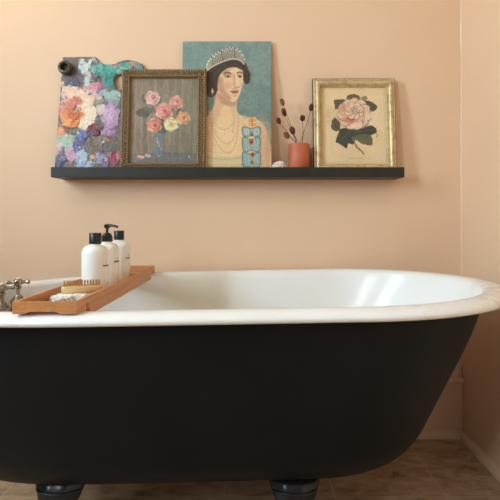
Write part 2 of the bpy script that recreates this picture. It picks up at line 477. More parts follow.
for sy, rot, dz in ((-1, .35, .0), (1, .12, .0)):
    bm = bmesh.new(); o = Vector((0, sy*.055, .0))
    add_lathe(bm, [(0, .064), (.0066, .064), (.0052, .072), (.0052, .082), (.0078, .085), (.0085, .0875), (.0060, .090), (.0082, .093), (.0112, .098), (.0118, .102), (.0104, .107), (.0066, .110), (0, .1105)], 24, Matrix.Translation(o))
    for k in range(4):
        a = rot+k*PI/2; d = Vector((math.cos(a), math.sin(a), 0)); c = o+Vector((0, 0, .101))
        add_lathe(bm, [(.006, .006), (.0050, .012), (.0036, .016), (.0040, .020), (.0054, .023), (.0058, .026), (.0048, .029), (0, .030)], 14, axis_mtx(c, d))
    h = obj('cross_handle', bm, M['nickel'], tap)
    obj('handle_button', lathe([(0, .1104), (.0062, .1104), (.0056, .1122), (.003, .1132), (0, .1134)], 20, Matrix.Translation(o)), M['ceramic'], h)

# ------------------------------------------------------------------ bamboo bath tray
TX0, TX1, TY0, TY1, TZ = -.448, -.330, .886, 1.578, .5745
tray = thing('bath_tray', 'long orange-brown bamboo bath tray laid across the tub rim', 'tray', ((TX0+TX1)/2, (TY0+TY1)/2, TZ))
hx, hy = (TX1-TX0)/2, (TY1-TY0)/2
def arch(y, r=.007, s=8): return [(y-r+2*r*i/s, .011*math.sin(PI*i/s)*.8) for i in range(s+1)]
side = [(-hy, .0225), (-hy, 0), (-hy+.046, 0), (-hy+.048, .006), (-hy+.053, .0105), (-hy+.060, .0115), (-hy+.067, .0095), (-hy+.071, .004), (-hy+.073, -.003), (-hy+.082, -.0155), (hy-.052, -.0155), (hy-.05, 0), (hy, 0), (hy, .0225)]
for s in (-1, 1):
    x = s*hx
    obj('side_rail', prism(side, 'x', min(x, x-s*.0075), max(x, x-s*.0075)), M['bamboo'], tray, False)
    yy = s*hy
    e = [(-hx+.0076, .0225), (-hx+.0076, 0), (-.036, 0), (-.030, .004), (.022, .004), (.028, 0), (hx-.0076, 0), (hx-.0076, .0225)]
    obj('end_rail', prism(e, 'y', min(yy, yy-s*.0075), max(yy, yy-s*.0075)), M['bamboo'], tray, False)
obj('tray_floor', box(-hx+.0076, hx-.0076, -hy+.056, hy-.056, -.012, -.006), M['bamboo'], tray, False)
for s in (-1, 1):
    obj('end_panel', box(-hx+.0076, hx-.0076, s*(hy-.032)-.0239, s*(hy-.032)+.0239, .0045, .0085), M['bamboo'], tray, False)
TF = TZ-.006      # top of the tray floor

# ------------------------------------------------------------------ bottles
TXC = -.386
def bottle_body(r, h):
    p = [(0, 0), (r*.93, 0), (r*.985, .002), (r, .005), (r, h-.022)]
    for i in range(1, 10):
        a = PI/2*i/9; p.append((.0125+(r-.0125)*math.cos(a), h-.022+.020*math.sin(a)))
    p += [(.0125, h+.001), (0, h+.001)]
    return lathe(p, 48)
def add_mark(bm, ang, r, z0, z1, w, off=.0003, n=4):
    a0 = ang-w/r/2
    for i in range(n):
        u0 = a0+w/r*i/n; u1 = a0+w/r*(i+1)/n
        R = r+off
        vs = [bm.verts.new((R*math.cos(u), R*math.sin(u), z)) for u, z in ((u0, z0), (u1, z0), (u1, z1), (u0, z1))]
        bm.faces.new(vs)
def label_mark(par, r, ang, zc):
    bm = bmesh.new()
    rr = random.Random(3)
    # a tiny round emblem over two short lines of small lettering
    add_mark(bm, ang, r, zc+.0085, zc+.0108, .0024)
    x = -.0105
    while x < .0105:
        w = rr.choice((.0009, .0013, .0017))
        add_mark(bm, ang+(x+w/2)/r, r, zc-.0012, zc+.0022+rr.choice((0, .0006)), w, n=1); x += w+.0004
    return obj('printed_label', bm, M['ink'], par, False)
R_, H_ = .0312, .121
b1 = thing('lotion_bottle', 'white bottle with plain black cap nearest the front of the bamboo tray', 'bottle', (TXC+.002, 1.154, TF), 'white toiletry bottles on the bath tray')
obj('bottle_body', bottle_body(R_, H_), M['bottle'], b1)
def cap_bm():
    bm = bmesh.new(); seg = 60; pr = [(0, H_+.001), (.0140, H_+.001), (.0143, H_+.003), (.0143, H_+.0255), (.0133, H_+.0272), (0, H_+.0275)]
    return add_lathe(bm, pr, seg)
obj('screw_cap', cap_bm(), M['black_plastic'], b1)
label_mark(b1, R_, -.34, .070)
b3 = dup(b1, (TXC-.0045, 1.378, TF), 'white bottle with plain black cap at the back of the three')
b2 = thing('lotion_bottle', 'white bottle with black pump dispenser in the middle of the three', 'bottle', (TXC-.004, 1.266, TF), 'white toiletry bottles on the bath tray')
obj('bottle_body', bottle_body(R_, H_), M['bottle'], b2)
obj('pump_collar', lathe([(0, H_+.0012), (.0135, H_+.0012), (.0138, H_+.003), (.0138, H_+.017), (.0125, H_+.0185), (.010, H_+.019), (.0095, H_+.0235), (.0035, H_+.024), (0, H_+.024)], 48), M['black_plastic'], b2)
bm = bmesh.new()
add_lathe(bm, [(0, H_+.0241), (.0036, H_+.0241), (.0036, H_+.036), (.0062, H_+.0365), (.0078, H_+.039), (.008, H_+.0445), (.006, H_+.0465), (0, H_+.0468)], 28)
add_tube(bm, [(0, 0, H_+.043), (.012, -.004, H_+.0435), (.024, -.008, H_+.042), (.031, -.0105, H_+.0395)], lambda u: .0042-.0014*u, 12)
obj('pump_nozzle', bm, M['black_plastic'], b2)
label_mark(b2, R_, -.34, .070)

# ------------------------------------------------------------------ ruffled cloth and nail brush at the front of the tray
LX, LY, LZ = -.391, 1.03, TF
bm = bmesh.new()
bmesh.ops.create_icosphere(bm, subdivisions=6, radius=1)
for v in bm.verts:
    p = v.co.copy()
    n1 = noise.noise(p*3.2+Vector((4, 1, 2))); n2 = abs(noise.noise(p*7.5+Vector((1, 7, 2)))); n3 = noise.noise(p*16)
    s = 1+.22*n1+.34*(n2-.25)+.08*n3
    x, y, z = p.x*s*.0385, p.y*s*.050, p.z*s*.0135
    x += .0022*noise.noise(p*26+Vector((9, 0, 0))); y += .0022*noise.noise(p*26+Vector((0, 9, 0)))
    z = max(z, -.0098) if z < 0 else min(z*1.1+.0028*noise.noise(p*22), .0085+.003*n2)
    v.co = (x, y, z+.0100)
wc = tag(obj('washcloth', bm, M['loofah'], None, origin=(LX-.002, LY-.004, LZ+.0006), angle=180), 'small cream crocheted washcloth crumpled in the front of the bamboo tray', 'cloth')
BX, BY, BZ = -.382, 1.060, TF+.0195
nb = thing('nail_brush', 'small pale wooden nail brush lying bristles up on the cream cloth', 'brush', (BX, BY, BZ), rz=.36)
bm = bmesh.new(); rs = []
for k in range(9):
    z = [0, .001, .003, .007, .010, .013, .0145, .0155, .016][k]; ins = [.004, .002, .0006, 0, 0, .0004, .0012, .003, .005][k]
    a, b = .043-ins, .0175-ins; pts = []
    for i in range(48):
        t = 2*PI*i/48; c, s = math.cos(t), math.sin(t)
        pts.append(Vector((a*math.copysign(abs(c)**.55, c), b*math.copysign(abs(s)**.7, s), z)))
    rs.append(pts)
obj('brush_block', loft(rs, True, True), M['brush_wood'], nb)
bm = bmesh.new(); rr = random.Random(9)
for i in range(13):
    for j in range(4):
        cx, cy = -.036+.072*i/12, -.0105+.007*j
        for q in range(9):
            a = rr.uniform(0, 2*PI); r = .0017*math.sqrt(rr.random())
            x, y = cx+r*math.cos(a), cy+r*math.sin(a); h = .0100+rr.uniform(-.0008, .001)
            tx, ty = x+rr.uniform(-.0011, .0011), y+rr.uniform(-.001, .001)
            w = .00034
            v0 = [bm.verts.new((x+w*math.cos(k*2*PI/3), y+w*math.sin(k*2*PI/3), .0155)) for k in range(3)]
            v1 = [bm.verts.new((tx+w*math.cos(k*2*PI/3), ty+w*math.sin(k*2*PI/3), .016+h)) for k in range(3)]
            for k in range(3): bm.faces.new((v0[k], v0[(k+1) % 3], v1[(k+1) % 3], v1[k]))
            bm.faces.new(v1)
br = obj('bristles', bm, M['bristle'], nb, False); br['kind'] = 'stuff'

# ------------------------------------------------------------------ picture ledge
SX0, SX1, SYF = -.664, .486, 1.56
ST, SB = .9185, .886
bp_ = [(SYF, SB), (SYF, ST), (SYF+.010, ST), (SYF+.010, SB+.019), (YB-.0125, SB+.019), (YB-.0125, SB+.045), (YB-.0005, SB+.045), (YB-.0005, SB)]
# board, front lip and wall batten are one routed ledge
lg = thing('picture_ledge', 'long black wooden picture ledge fixed to the peach wall', 'shelf', ((SX0+SX1)/2, YB, SB))
Lx = (SX1-SX0)/2
def to_local(poly): return [(y-YB, z-SB) for y, z in poly]
obj('shelf_board', prism(to_local([(SYF+.0101, SB), (SYF+.0101, SB+.019), (YB-.0005, SB+.019), (YB-.0005, SB)]), 'x', -Lx, Lx), M['shelf'], lg, False)
fl = add_box(bmesh.new(), -Lx, Lx, SYF-YB, SYF+.010-YB, 0, ST-SB, bev=.0012)
obj('front_lip', fl, M['shelf'], lg, False)
SZ = SB+.0192      # where things stand

# ------------------------------------------------------------------ painting engine: a raster of paint laid on a fine mesh
class Canvas:
    def __init__(s, px, res=2.6):
        s.x0, s.y0, s.x1, s.y1 = px
        s.nx = int((s.x1-s.x0)*res)+1; s.ny = int((s.y1-s.y0)*res)+1
        s.X, s.Y = np.meshgrid(np.linspace(s.x0, s.x1, s.nx), np.linspace(s.y0, s.y1, s.ny))
        s.c = np.zeros((s.ny, s.nx, 3)); s.h = np.zeros((s.ny, s.nx))
        s.wx = s.noise(6, 6)*.0; s.wob = 0
    def noise(s, sx, sy, seed=None):
        r = rng if seed is None else np.random.default_rng(seed)
        gx = max(2, int((s.x1-s.x0)/sx)+2); gy = max(2, int((s.y1-s.y0)/sy)+2)
        g = r.random((gy, gx))
        u = np.linspace(0, gx-1.001, s.nx); v = np.linspace(0, gy-1.001, s.ny)
        iu = u.astype(int); iv = v.astype(int); fu = u-iu; fv = v-iv
        fu = fu*fu*(3-2*fu); fv = fv*fv*(3-2*fv)
        a = g[iv][:, iu]; b = g[iv][:, iu+1]; c = g[iv+1][:, iu]; d = g[iv+1][:, iu+1]
        fu = fu[None, :]; fv = fv[:, None]
        return (a*(1-fu)+b*fu)*(1-fv)+(c*(1-fu)+d*fu)*fv - .5
    def warp(s, amp, sc): s.dx = s.noise(sc, sc)*2*amp; s.dy = s.noise(sc, sc)*2*amp
    dx = 0; dy = 0
    def blend(s, m, col, h=0):
        m = m[..., None]; s.c = s.c*(1-m)+np.array(col, float)*m
        if h: s.h += m[..., 0]*h
    def ell(s, cx, cy, rx, ry, col, soft=.6, rot=0, al=1, h=0, tex=0):
        x = s.X+s.dx-cx; y = s.Y+s.dy-cy; c, q = math.cos(rot), math.sin(rot)
        u = (x*c+y*q)/rx; v = (-x*q+y*c)/ry
        d = (np.sqrt(u*u+v*v)-1)*min(rx, ry)
        m = np.clip(.5-d/soft, 0, 1)*al
        if tex: m = m*np.clip(.75+tex*s.noise(1.2, 1.2)*2, 0, 1)
        s.blend(m, col, h)
    def sdf(s, P):
        P = np.array(P, float); X = s.X+s.dx; Y = s.Y+s.dy
        d = np.full(X.shape, 1e9); ins = np.zeros(X.shape, bool)
        n = len(P)
        for i in range(n):
            x0, y0 = P[i]; x1, y1 = P[(i+1) % n]; ex, ey = x1-x0, y1-y0
            t = np.clip(((X-x0)*ex+(Y-y0)*ey)/(ex*ex+ey*ey+1e-9), 0, 1)
            d = np.minimum(d, (X-x0-ex*t)**2+(Y-y0-ey*t)**2)
            if y0 != y1:
                c = ((y0 > Y) != (y1 > Y)) & (X < (x1-x0)*(Y-y0)/(y1-y0)+x0); ins ^= c
        d = np.sqrt(d); return np.where(ins, -d, d)
    def poly(s, P, col, soft=.6, al=1, h=0, smooth=True):
        if smooth: P = crom(P, True)
        s.blend(np.clip(.5-s.sdf(P)/soft, 0, 1)*al, col, h)
    def line(s, P, w, col, soft=.5, al=1, h=0, smooth=True):
        if smooth and len(P) > 2: P = crom(P, False)
        X = s.X+s.dx; Y = s.Y+s.dy; d = np.full(X.shape, 1e9)
        for (x0, y0), (x1, y1) in zip(P, P[1:]):
            ex, ey = x1-x0, y1-y0
            t = np.clip(((X-x0)*ex+(Y-y0)*ey)/(ex*ex+ey*ey+1e-9), 0, 1)
            d = np.minimum(d, (X-x0-ex*t)**2+(Y-y0-ey*t)**2)
        s.blend(np.clip(.5-(np.sqrt(d)-w/2)/soft, 0, 1)*al, col, h)
    def smear(s, n, L, w, seed=0, box=None, al=.8, h=0, ang=(-PI, PI), jit=10):
        q = random.Random(seed); b = box or (s.x0, s.y0, s.x1, s.y1)
        for _ in range(n):
            x, y = q.uniform(b[0], b[2]), q.uniform(b[1], b[3]); a = q.uniform(*ang); l = L*q.uniform(.5, 1.3)
            i = int((y-s.y0)/(s.y1-s.y0)*(s.ny-1)); j = int((x-s.x0)/(s.x1-s.x0)*(s.nx-1))
            c = s.c[min(max(i, 0), s.ny-1), min(max(j, 0), s.nx-1)]+q.uniform(-jit, jit)
            e = (x+l*math.cos(a), y+l*math.sin(a))
            x0, x1 = sorted((x, e[0])); y0, y1 = sorted((y, e[1])); r = w+1.5
            ja, jb = [int(np.clip((v-s.x0)/(s.x1-s.x0)*(s.nx-1), 0, s.nx-1)) for v in (x0-r, x1+r)]
            ia, ib = [int(np.clip((v-s.y0)/(s.y1-s.y0)*(s.ny-1), 0, s.ny-1)) for v in (y0-r, y1+r)]
            if jb <= ja or ib <= ia: continue
            X = s.X[ia:ib, ja:jb]; Y = s.Y[ia:ib, ja:jb]
            t = np.clip(((X-x)*(e[0]-x)+(Y-y)*(e[1]-y))/(l*l), 0, 1)
            d = np.hypot(X-x-(e[0]-x)*t, Y-y-(e[1]-y)*t)
            m = (np.clip(.5-(d-w*(1-.5*t)/2)/.5, 0, 1)*al*(1-.5*t))
            s.c[ia:ib, ja:jb] = s.c[ia:ib, ja:jb]*(1-m[..., None])+c*m[..., None]
            if h: s.h[ia:ib, ja:jb] += m*h
    def mottle(s, amp, sx, sy):
        s.c = np.clip(s.c+s.noise(sx, sy)[..., None]*2*amp, 0, 255)
    def mesh(s, name, W, H, m, parent, y=0, z0=0, mask=None, hscale=1.0, thick=0):
        """upright sheet W x H centred on x=0, painted side towards -Y, relief from s.h"""
        ny, nx = s.ny, s.nx
        vx = np.tile(np.linspace(-W/2, W/2, nx), (ny, 1)); vz = np.tile(np.linspace(H, 0, ny)[:, None], (1, nx))+z0
        vy = y-s.h*hscale
        co = np.stack([vx, vy, vz], -1).reshape(-1, 3)
        idx = np.arange(nx*ny).reshape(ny, nx)
        q = np.stack([idx[:-1, :-1], idx[1:, :-1], idx[1:, 1:], idx[:-1, 1:]], -1)
        if mask is not None:
            k = mask[:-1, :-1] & mask[1:, :-1] & mask[1:, 1:] & mask[:-1, 1:]; q = q[k]
        q = q.reshape(-1, 4)
        col = np.clip(s.c/255., 0, 1); L = np.where(col <= .04045, col/12.92, ((col+.055)/1.055)**2.4).reshape(-1, 3)
        used = np.unique(q); remap = -np.ones(nx*ny, int); remap[used] = np.arange(len(used))
        q = remap[q]; co = co[used]; L = L[used]
        if thick:                              # back side and edges, so the panel is solid
            n = len(co); bk = co.copy(); bk[:, 1] = y+thick
            e = np.concatenate([q[:, [0, 1]], q[:, [1, 2]], q[:, [2, 3]], q[:, [3, 0]]])
            key = {}
            for a, b in e.tolist():
                if (b, a) in key: del key[(b, a)]
                else: key[(a, b)] = 1
            sides = np.array([(b, a, a+n, b+n) for a, b in key], int)
            q = np.concatenate([q, q[:, ::-1]+n, sides]); co = np.concatenate([co, bk])
            L = np.concatenate([L, np.tile(np.array(lin((150, 120, 90)))[None], (n, 1))])
        me = bpy.data.meshes.new(name)
        me.vertices.add(len(co)); me.vertices.foreach_set('co', co.ravel())
        me.loops.add(len(q)*4); me.loops.foreach_set('vertex_index', q.ravel())
        me.polygons.add(len(q)); me.polygons.foreach_set('loop_start', np.arange(len(q))*4)
        me.update(calc_edges=True)
        me.polygons.foreach_set('use_smooth', [True]*len(q))
        at = me.color_attributes.new('paint', 'FLOAT_COLOR', 'POINT')
        at.data.foreach_set('color', np.concatenate([L, np.ones((len(L), 1))], 1).ravel())
        me.materials.append(m); me.validate()
        try: me.set_sharp_from_angle(angle=math.radians(60))
        except Exception: pass
        o = bpy.data.objects.new(name, me); C.objects.link(o); o.parent = parent
        return o
def crom(P, closed, n=6):
    out = []; L = len(P); R = L if closed else L-1
    for i in range(R):
        p = [np.array(P[(i+k) % L] if closed else P[min(max(i+k, 0), L-1)], float) for k in (-1, 0, 1, 2)]
        for k in range(n):
            t = k/n
            out.append(tuple(.5*((2*p[1])+(-p[0]+p[2])*t+(2*p[0]-5*p[1]+4*p[2]-p[3])*t*t+(-p[0]+3*p[1]-3*p[2]+p[3])*t**3)))
    if not closed: out.append(tuple(P[-1]))
    return out
LEAN = -math.radians(5.2)

# ------------------------------------------------------------------ portrait on a bare panel
def build_portrait():
    W, H = .302, .455
    t = thing('painted_portrait', 'unframed portrait of a dark-haired woman in a silver tiara on teal background', 'painting', ((-.247+.055)/2, 1.6145, SZ), rx=LEAN)
    k = Canvas((183, 42, 271, 172.8), 2.7)
    g = (k.X-183)/88; v = (k.Y-42)/130
    k.c[:] = np.array((128, 148, 140))
    k.c += (v[..., None]*-14) + (np.clip(v*1.6-.3, 0, 1)*np.clip(1.3-g, 0, 1))[..., None]*np.array((-6, -10, -12))
    k.mottle(9, 5, 6); k.mottle(7, 2, 2); k.mottle(5, 1, 1)
    k.ell(260, 66, 8, 18, (136, 156, 148), 10, al=.6); k.ell(263, 104, 9, 12, (112, 140, 134), 10, al=.6)
    k.ell(196, 58, 14, 10, (124, 150, 140), 8, al=.6)
    SK = (232, 194, 144)
    # shoulders, chest
    k.poly([(217, 92), (215.5, 103), (212, 113), (206, 119), (196, 124), (183, 130), (175, 176), (271.5, 176), (271.2, 160), (269.8, 146), (266.5, 132), (260, 122.5), (250, 118.5), (241, 116.5), (236.6, 111), (236, 100)], SK, .9)
    k.ell(262, 150, 7, 26, (212, 168, 126), 8, al=.7); k.ell(268, 146, 2.5, 20, (190, 148, 110), 3, al=.6)
    k.ell(226, 140, 15, 14, (242, 208, 160), 12, al=.5)
    k.ell(210, 138, 6, 24, (218, 172, 128), 6, al=.6)
    k.poly([(216, 94), (214.5, 108), (211, 120), (214, 128), (219, 118), (223, 108), (229, 106), (233, 112), (236, 112), (236.3, 100), (228, 98)], (214, 168, 130), 2.5, .75)
    k.poly([(217, 95), (221, 103), (229, 107.5), (236.4, 106), (236.3, 100), (228, 98)], (190, 142, 108), 2, .75)
    k.line([(233, 112), (234.6, 122), (233, 134)], 1.2, (190, 142, 108), 1.4, .5)
    # gown
    k.poly([(196, 150), (208, 153), (222, 156), (236, 155.5), (246, 151), (250, 160), (252, 180), (190, 180)], (222, 196, 146), 1, .95)
    for yy, cc in ((154.6, (240, 220, 178)), (158.5, (190, 158, 108)), (162.5, (232, 208, 164)), (166.5, (186, 154, 106))):
        k.line([(197, yy-3.5), (212, yy), (228, yy+1.6), (243, yy-.6)], .9, cc, 1.0, .7)
    # hair
    HR = (66, 50, 42)
    k.poly([(207.5, 68), (204.6, 75), (204, 84), (205, 92), (208.5, 97.5), (213.5, 98), (217, 94), (218.6, 86), (219.4, 78.6), (222.5, 73), (227.5, 69), (234, 66.5), (240, 67), (243, 72), (243.3, 80), (246, 85.5), (249.6, 83), (250, 76), (247.4, 68), (243, 60), (233, 55), (222, 58), (212, 64)], HR, .8)
    for pts in ([(208, 76), (208.5, 84), (211, 92)], [(213, 72), (210.5, 80), (212.5, 90)], [(245, 68), (247.2, 75), (246, 81)], [(222, 66), (216, 74), (214, 83)]):
        k.line(pts, .9, (98, 74, 58), 1, .55)
    k.smear(90, 4, .8, 21, (205, 66, 217, 96), .6, jit=14); k.smear(40, 3.5, .8, 22, (243, 62, 249, 82), .6, jit=14)
    k.ell(239, 66.8, 5, 3.6, HR, .8)
    # face
    k.poly([(218.6, 79), (221, 74.4), (226, 70), (232, 67), (238, 67.4), (241.8, 70), (243, 76), (243, 84), (241.3, 91), (238.6, 98.5), (235, 103), (230.5, 102.6), (225, 99.2), (220.5, 94), (217.8, 88), (217, 83)], (234, 196, 152), .7)
    k.poly([(218, 78), (217, 83), (217.8, 88), (220.5, 94), (225, 99.2), (230.5, 102.6), (231, 99), (225.5, 93), (222, 86), (221, 78)], (206, 160, 126), 2.4, .7)
    k.ell(233, 71, 6, 3.4, (238, 200, 164), 3, al=.7)
    k.ell(227.5, 86.5, 4, 3.6, (226, 160, 128), 3, al=.7); k.ell(240.3, 86, 2, 3, (222, 162, 130), 2.4, al=.5)
    k.line([(236.2, 76), (237.8, 82), (239.4, 87)], 1.3, (242, 206, 172), 1, .8)
    k.line([(234.6, 76), (234.9, 82), (234.8, 86.6)], .9, (190, 140, 106), 1.4, .7)
    k.line([(234.6, 87.8), (236.4, 88.9), (239, 88)], .8, (160, 102, 78), .9, .8)
    k.ell(227.6, 77.2, 3.2, 1.8, (188, 140, 110), 1.6, al=.6); k.ell(239.8, 76.6, 2.4, 1.7, (190, 142, 112), 1.4, al=.6)
    for ex, w in ((227.8, 2.3), (239.8, 1.8)):
        k.ell(ex, 77.8, w, .95, (206, 190, 172), .7); k.ell(ex+.3, 77.8, 1.15, 1.1, (44, 38, 38), .6)
        k.line([(ex-w, 77.5), (ex, 76.6), (ex+w, 77.5)], .6, (52, 36, 32), .6, .9)
    k.line([(223.6, 75), (226.6, 73.4), (231, 74.2)], .9, (78, 54, 42), .8, .9); k.line([(237.2, 74), (239.8, 72.9), (242.2, 74)], .8, (78, 54, 42), .8, .9)
    k.poly([(230.6, 92.6), (233.4, 91.6), (235, 92), (236.4, 91.5), (238.8, 92.4), (236.4, 94.8), (233.6, 94.8)], (172, 92, 80), .6, .9)
    k.line([(230.8, 92.8), (234.6, 93), (238.6, 92.6)], .4, (108, 48, 46), .5, .9)
    k.ell(235, 97.2, 2.4, 1, (206, 156, 122), 1.4, al=.6)
    k.ell(212.8, 90.4, .9, .9, (222, 186, 140), .6); k.ell(212.8, 92.8, 1.2, 1.7, (230, 200, 160), .6); k.ell(212.8, 95.2, .8, 1, (170, 130, 90), .6)
    k.ell(221, 84, 2.6, 8, (204, 158, 122), 3, al=.55); k.ell(229, 76.6, 4.2, 2.4, (172, 124, 96), 2.4, al=.35)
    k.poly([(218.8, 80), (218, 86), (220.5, 93), (225, 98.5), (229.6, 101.8), (230.4, 98), (226, 92), (223.4, 86), (223, 80)], (190, 140, 106), 3, .55)
    k.line([(233.4, 78), (233.6, 83), (232.8, 87)], 1.6, (206, 156, 122), 2, .55); k.ell(234.6, 89.6, 2.4, .8, (196, 142, 110), 1.4, al=.6)
    k.line([(224.4, 75.4), (227, 74), (230.8, 74.8)], 1.1, (84, 60, 46), .9, .6); k.line([(237.4, 74.4), (239.8, 73.4), (242, 74.4)], 1.0, (84, 60, 46), .9, .6)
    k.ell(226, 72.2, 5.6, 1.5, (150, 108, 84), 2.4, rot=-.45, al=.5)
    k.poly([(208, 73), (214, 67.4), (222, 64), (230, 62.4), (238, 63.4), (243, 68), (242, 71), (236, 68.4), (228, 69.2), (221.6, 73.6), (218.6, 80), (217.4, 88), (213, 90), (209, 84)], HR, 1, .9)
    for pts in ([(211, 72), (218, 67.4), (227, 65)], [(213, 76), (219, 70.4), (227, 67.4)], [(212, 82), (215, 76), (220, 72)], [(231, 64.8), (238, 65.8), (242, 69.4)]):
        k.line(pts, .9, (112, 86, 66), 1.1, .55)
    k.smear(260, 2.2, .7, 31, (217, 67, 243, 103), .35, jit=7); k.smear(420, 5, 1.3, 32, (184, 104, 270, 172), .4, jit=9)
    k.smear(260, 5, 1.6, 33, (184, 42, 205, 72), .5, jit=9); k.smear(500, 5, 1.6, 34, (250, 42, 271, 118), .5, jit=9)
    # tiara
    base = [(207, 72.5), (210, 69.4), (215, 66.2), (221.5, 63.2), (228, 60.8), (234, 59.8), (240, 61.2), (244, 65)]
    top = [(206.8, 66.5), (209, 60.5), (213.5, 56), (219, 52), (226, 48.9), (233, 48), (239.5, 51), (244.6, 59)]
    Bc, Tc = crom(base, False, 8), crom(top, False, 8)
    k.poly(Bc+Tc[::-1], (120, 108, 94), .8, .8, smooth=False)
    n = 27
    for i in range(n):
        j = int(i*(len(Bc)-1)/(n-1)); b, a = Bc[j], Tc[j]
        f = .97 if i % 2 else .84
        tip = (b[0]+(a[0]-b[0])*f, b[1]+(a[1]-b[1])*f)
        k.line([b, tip], .75, (196, 186, 164), .6, .9, h=.0003, smooth=False); k.ell(tip[0], tip[1], .6, .7, (240, 234, 216), .5)
    k.line(base, 1.5, (206, 196, 172), .7, .95); k.line([(x, y+.9) for x, y in base], .5, (110, 92, 74), .6, .8)
    # necklaces
    for pts in ([(211, 113), (213, 121), (219, 128.5), (226, 130), (233, 125), (237, 115)],
                [(210, 114), (212.5, 126), (219, 139), (227, 144.5), (234, 139), (237.6, 126), (238, 115)],
                [(209.5, 117), (212.5, 133), (219.5, 147), (227, 153.2), (234, 149), (238, 134), (239, 116)]):
        P = crom(pts, False, 10)
        k.line(P, .55, (196, 148, 108), .6, .7, smooth=False)
        for i in range(0, len(P), 2): k.ell(P[i][0], P[i][1], .65, .65, (236, 200, 162), .5, al=.9); k.ell(P[i][0]+.3, P[i][1]+.5, .35, .35, (150, 100, 72), .5, al=.8)
    # orders with pale blue bows
    k.poly([(248.2, 118.5), (255.8, 118), (256.2, 128.5), (248.6, 129)], (222, 158, 92), .6, .95, smooth=False)
    for yy in (119.5, 124, 128): k.line([(248.6, yy), (255.8, yy-.4)], .8, (244, 212, 150), .6, .9)
    k.line([(252, 119), (252.3, 128)], .8, (180, 100, 56), .6, .9)
    BL, DK, HI = (150, 172, 166), (112, 124, 112), (200, 208, 192)
    for (yt, yb) in ((127.5, 138.5), (138, 153), (153, 168.5)):
        k.poly([(242.2, yt+1.2), (246, yt), (251.5, yt+2), (257, yt), (260.6, yt+1.2), (260.2, yb-2), (256, yb), (251.5, yb-1.6), (246.6, yb), (242.8, yb-2)], DK, .6)
        k.poly([(243.2, yt+2), (246.2, yt+1), (251.5, yt+3), (256.8, yt+1), (259.6, yt+2), (259.2, yb-2.6), (256, yb-1), (251.5, yb-2.4), (246.8, yb-1), (243.8, yb-2.6)], BL, .6)
        for xx in (245.8, 248.6, 254.6, 257.4): k.line([(xx, yt+2.6), (xx+.2, yb-2.6)], .7, HI, .7, .6)
    for sx in (246.4, 256.6):
        k.ell(sx, 132.6, 2.6, 3, HI, .8, al=.8); k.ell(sx, 132.8, 1.4, 1.8, BL, .8, al=.8)
    k.ell(251.6, 135.6, 1.5, 2, (120, 104, 76), .6)
    k.ell(251.2, 142.6, 3, 3.4, (206, 172, 120), .6, h=.0004); k.ell(251.2, 142.6, 2.1, 2.5, (134, 62, 56), .6); k.ell(250.8, 142, .8, 1, (186, 120, 100), .5)
    k.ell(252.6, 155.4, 2.4, 2.2, (150, 116, 80), .6); k.ell(252.6, 155.4, 1.1, 1, (90, 50, 44), .5)
    k.ell(252, 163, 3.2, 3.4, (196, 178, 126), .6); k.ell(252, 163, 1.8, 2, (96, 120, 120), .6)
    k.smear(220, 2.5, .6, 35, (241, 118, 262, 170), .6, jit=22)
    k.mottle(5, 1.2, 1.2); k.mottle(4, 3, .8)
    k.h += k.noise(1.3, 1.3)*.0002
    o = k.mesh('paint_layer', W, H, M['oil'], t, y=-.0085)
    obj('wood_panel', box(-W/2-.0004, W/2+.0004, -.0080, 0, 0, H+.0004), M['board'], t, False)
build_portrait()

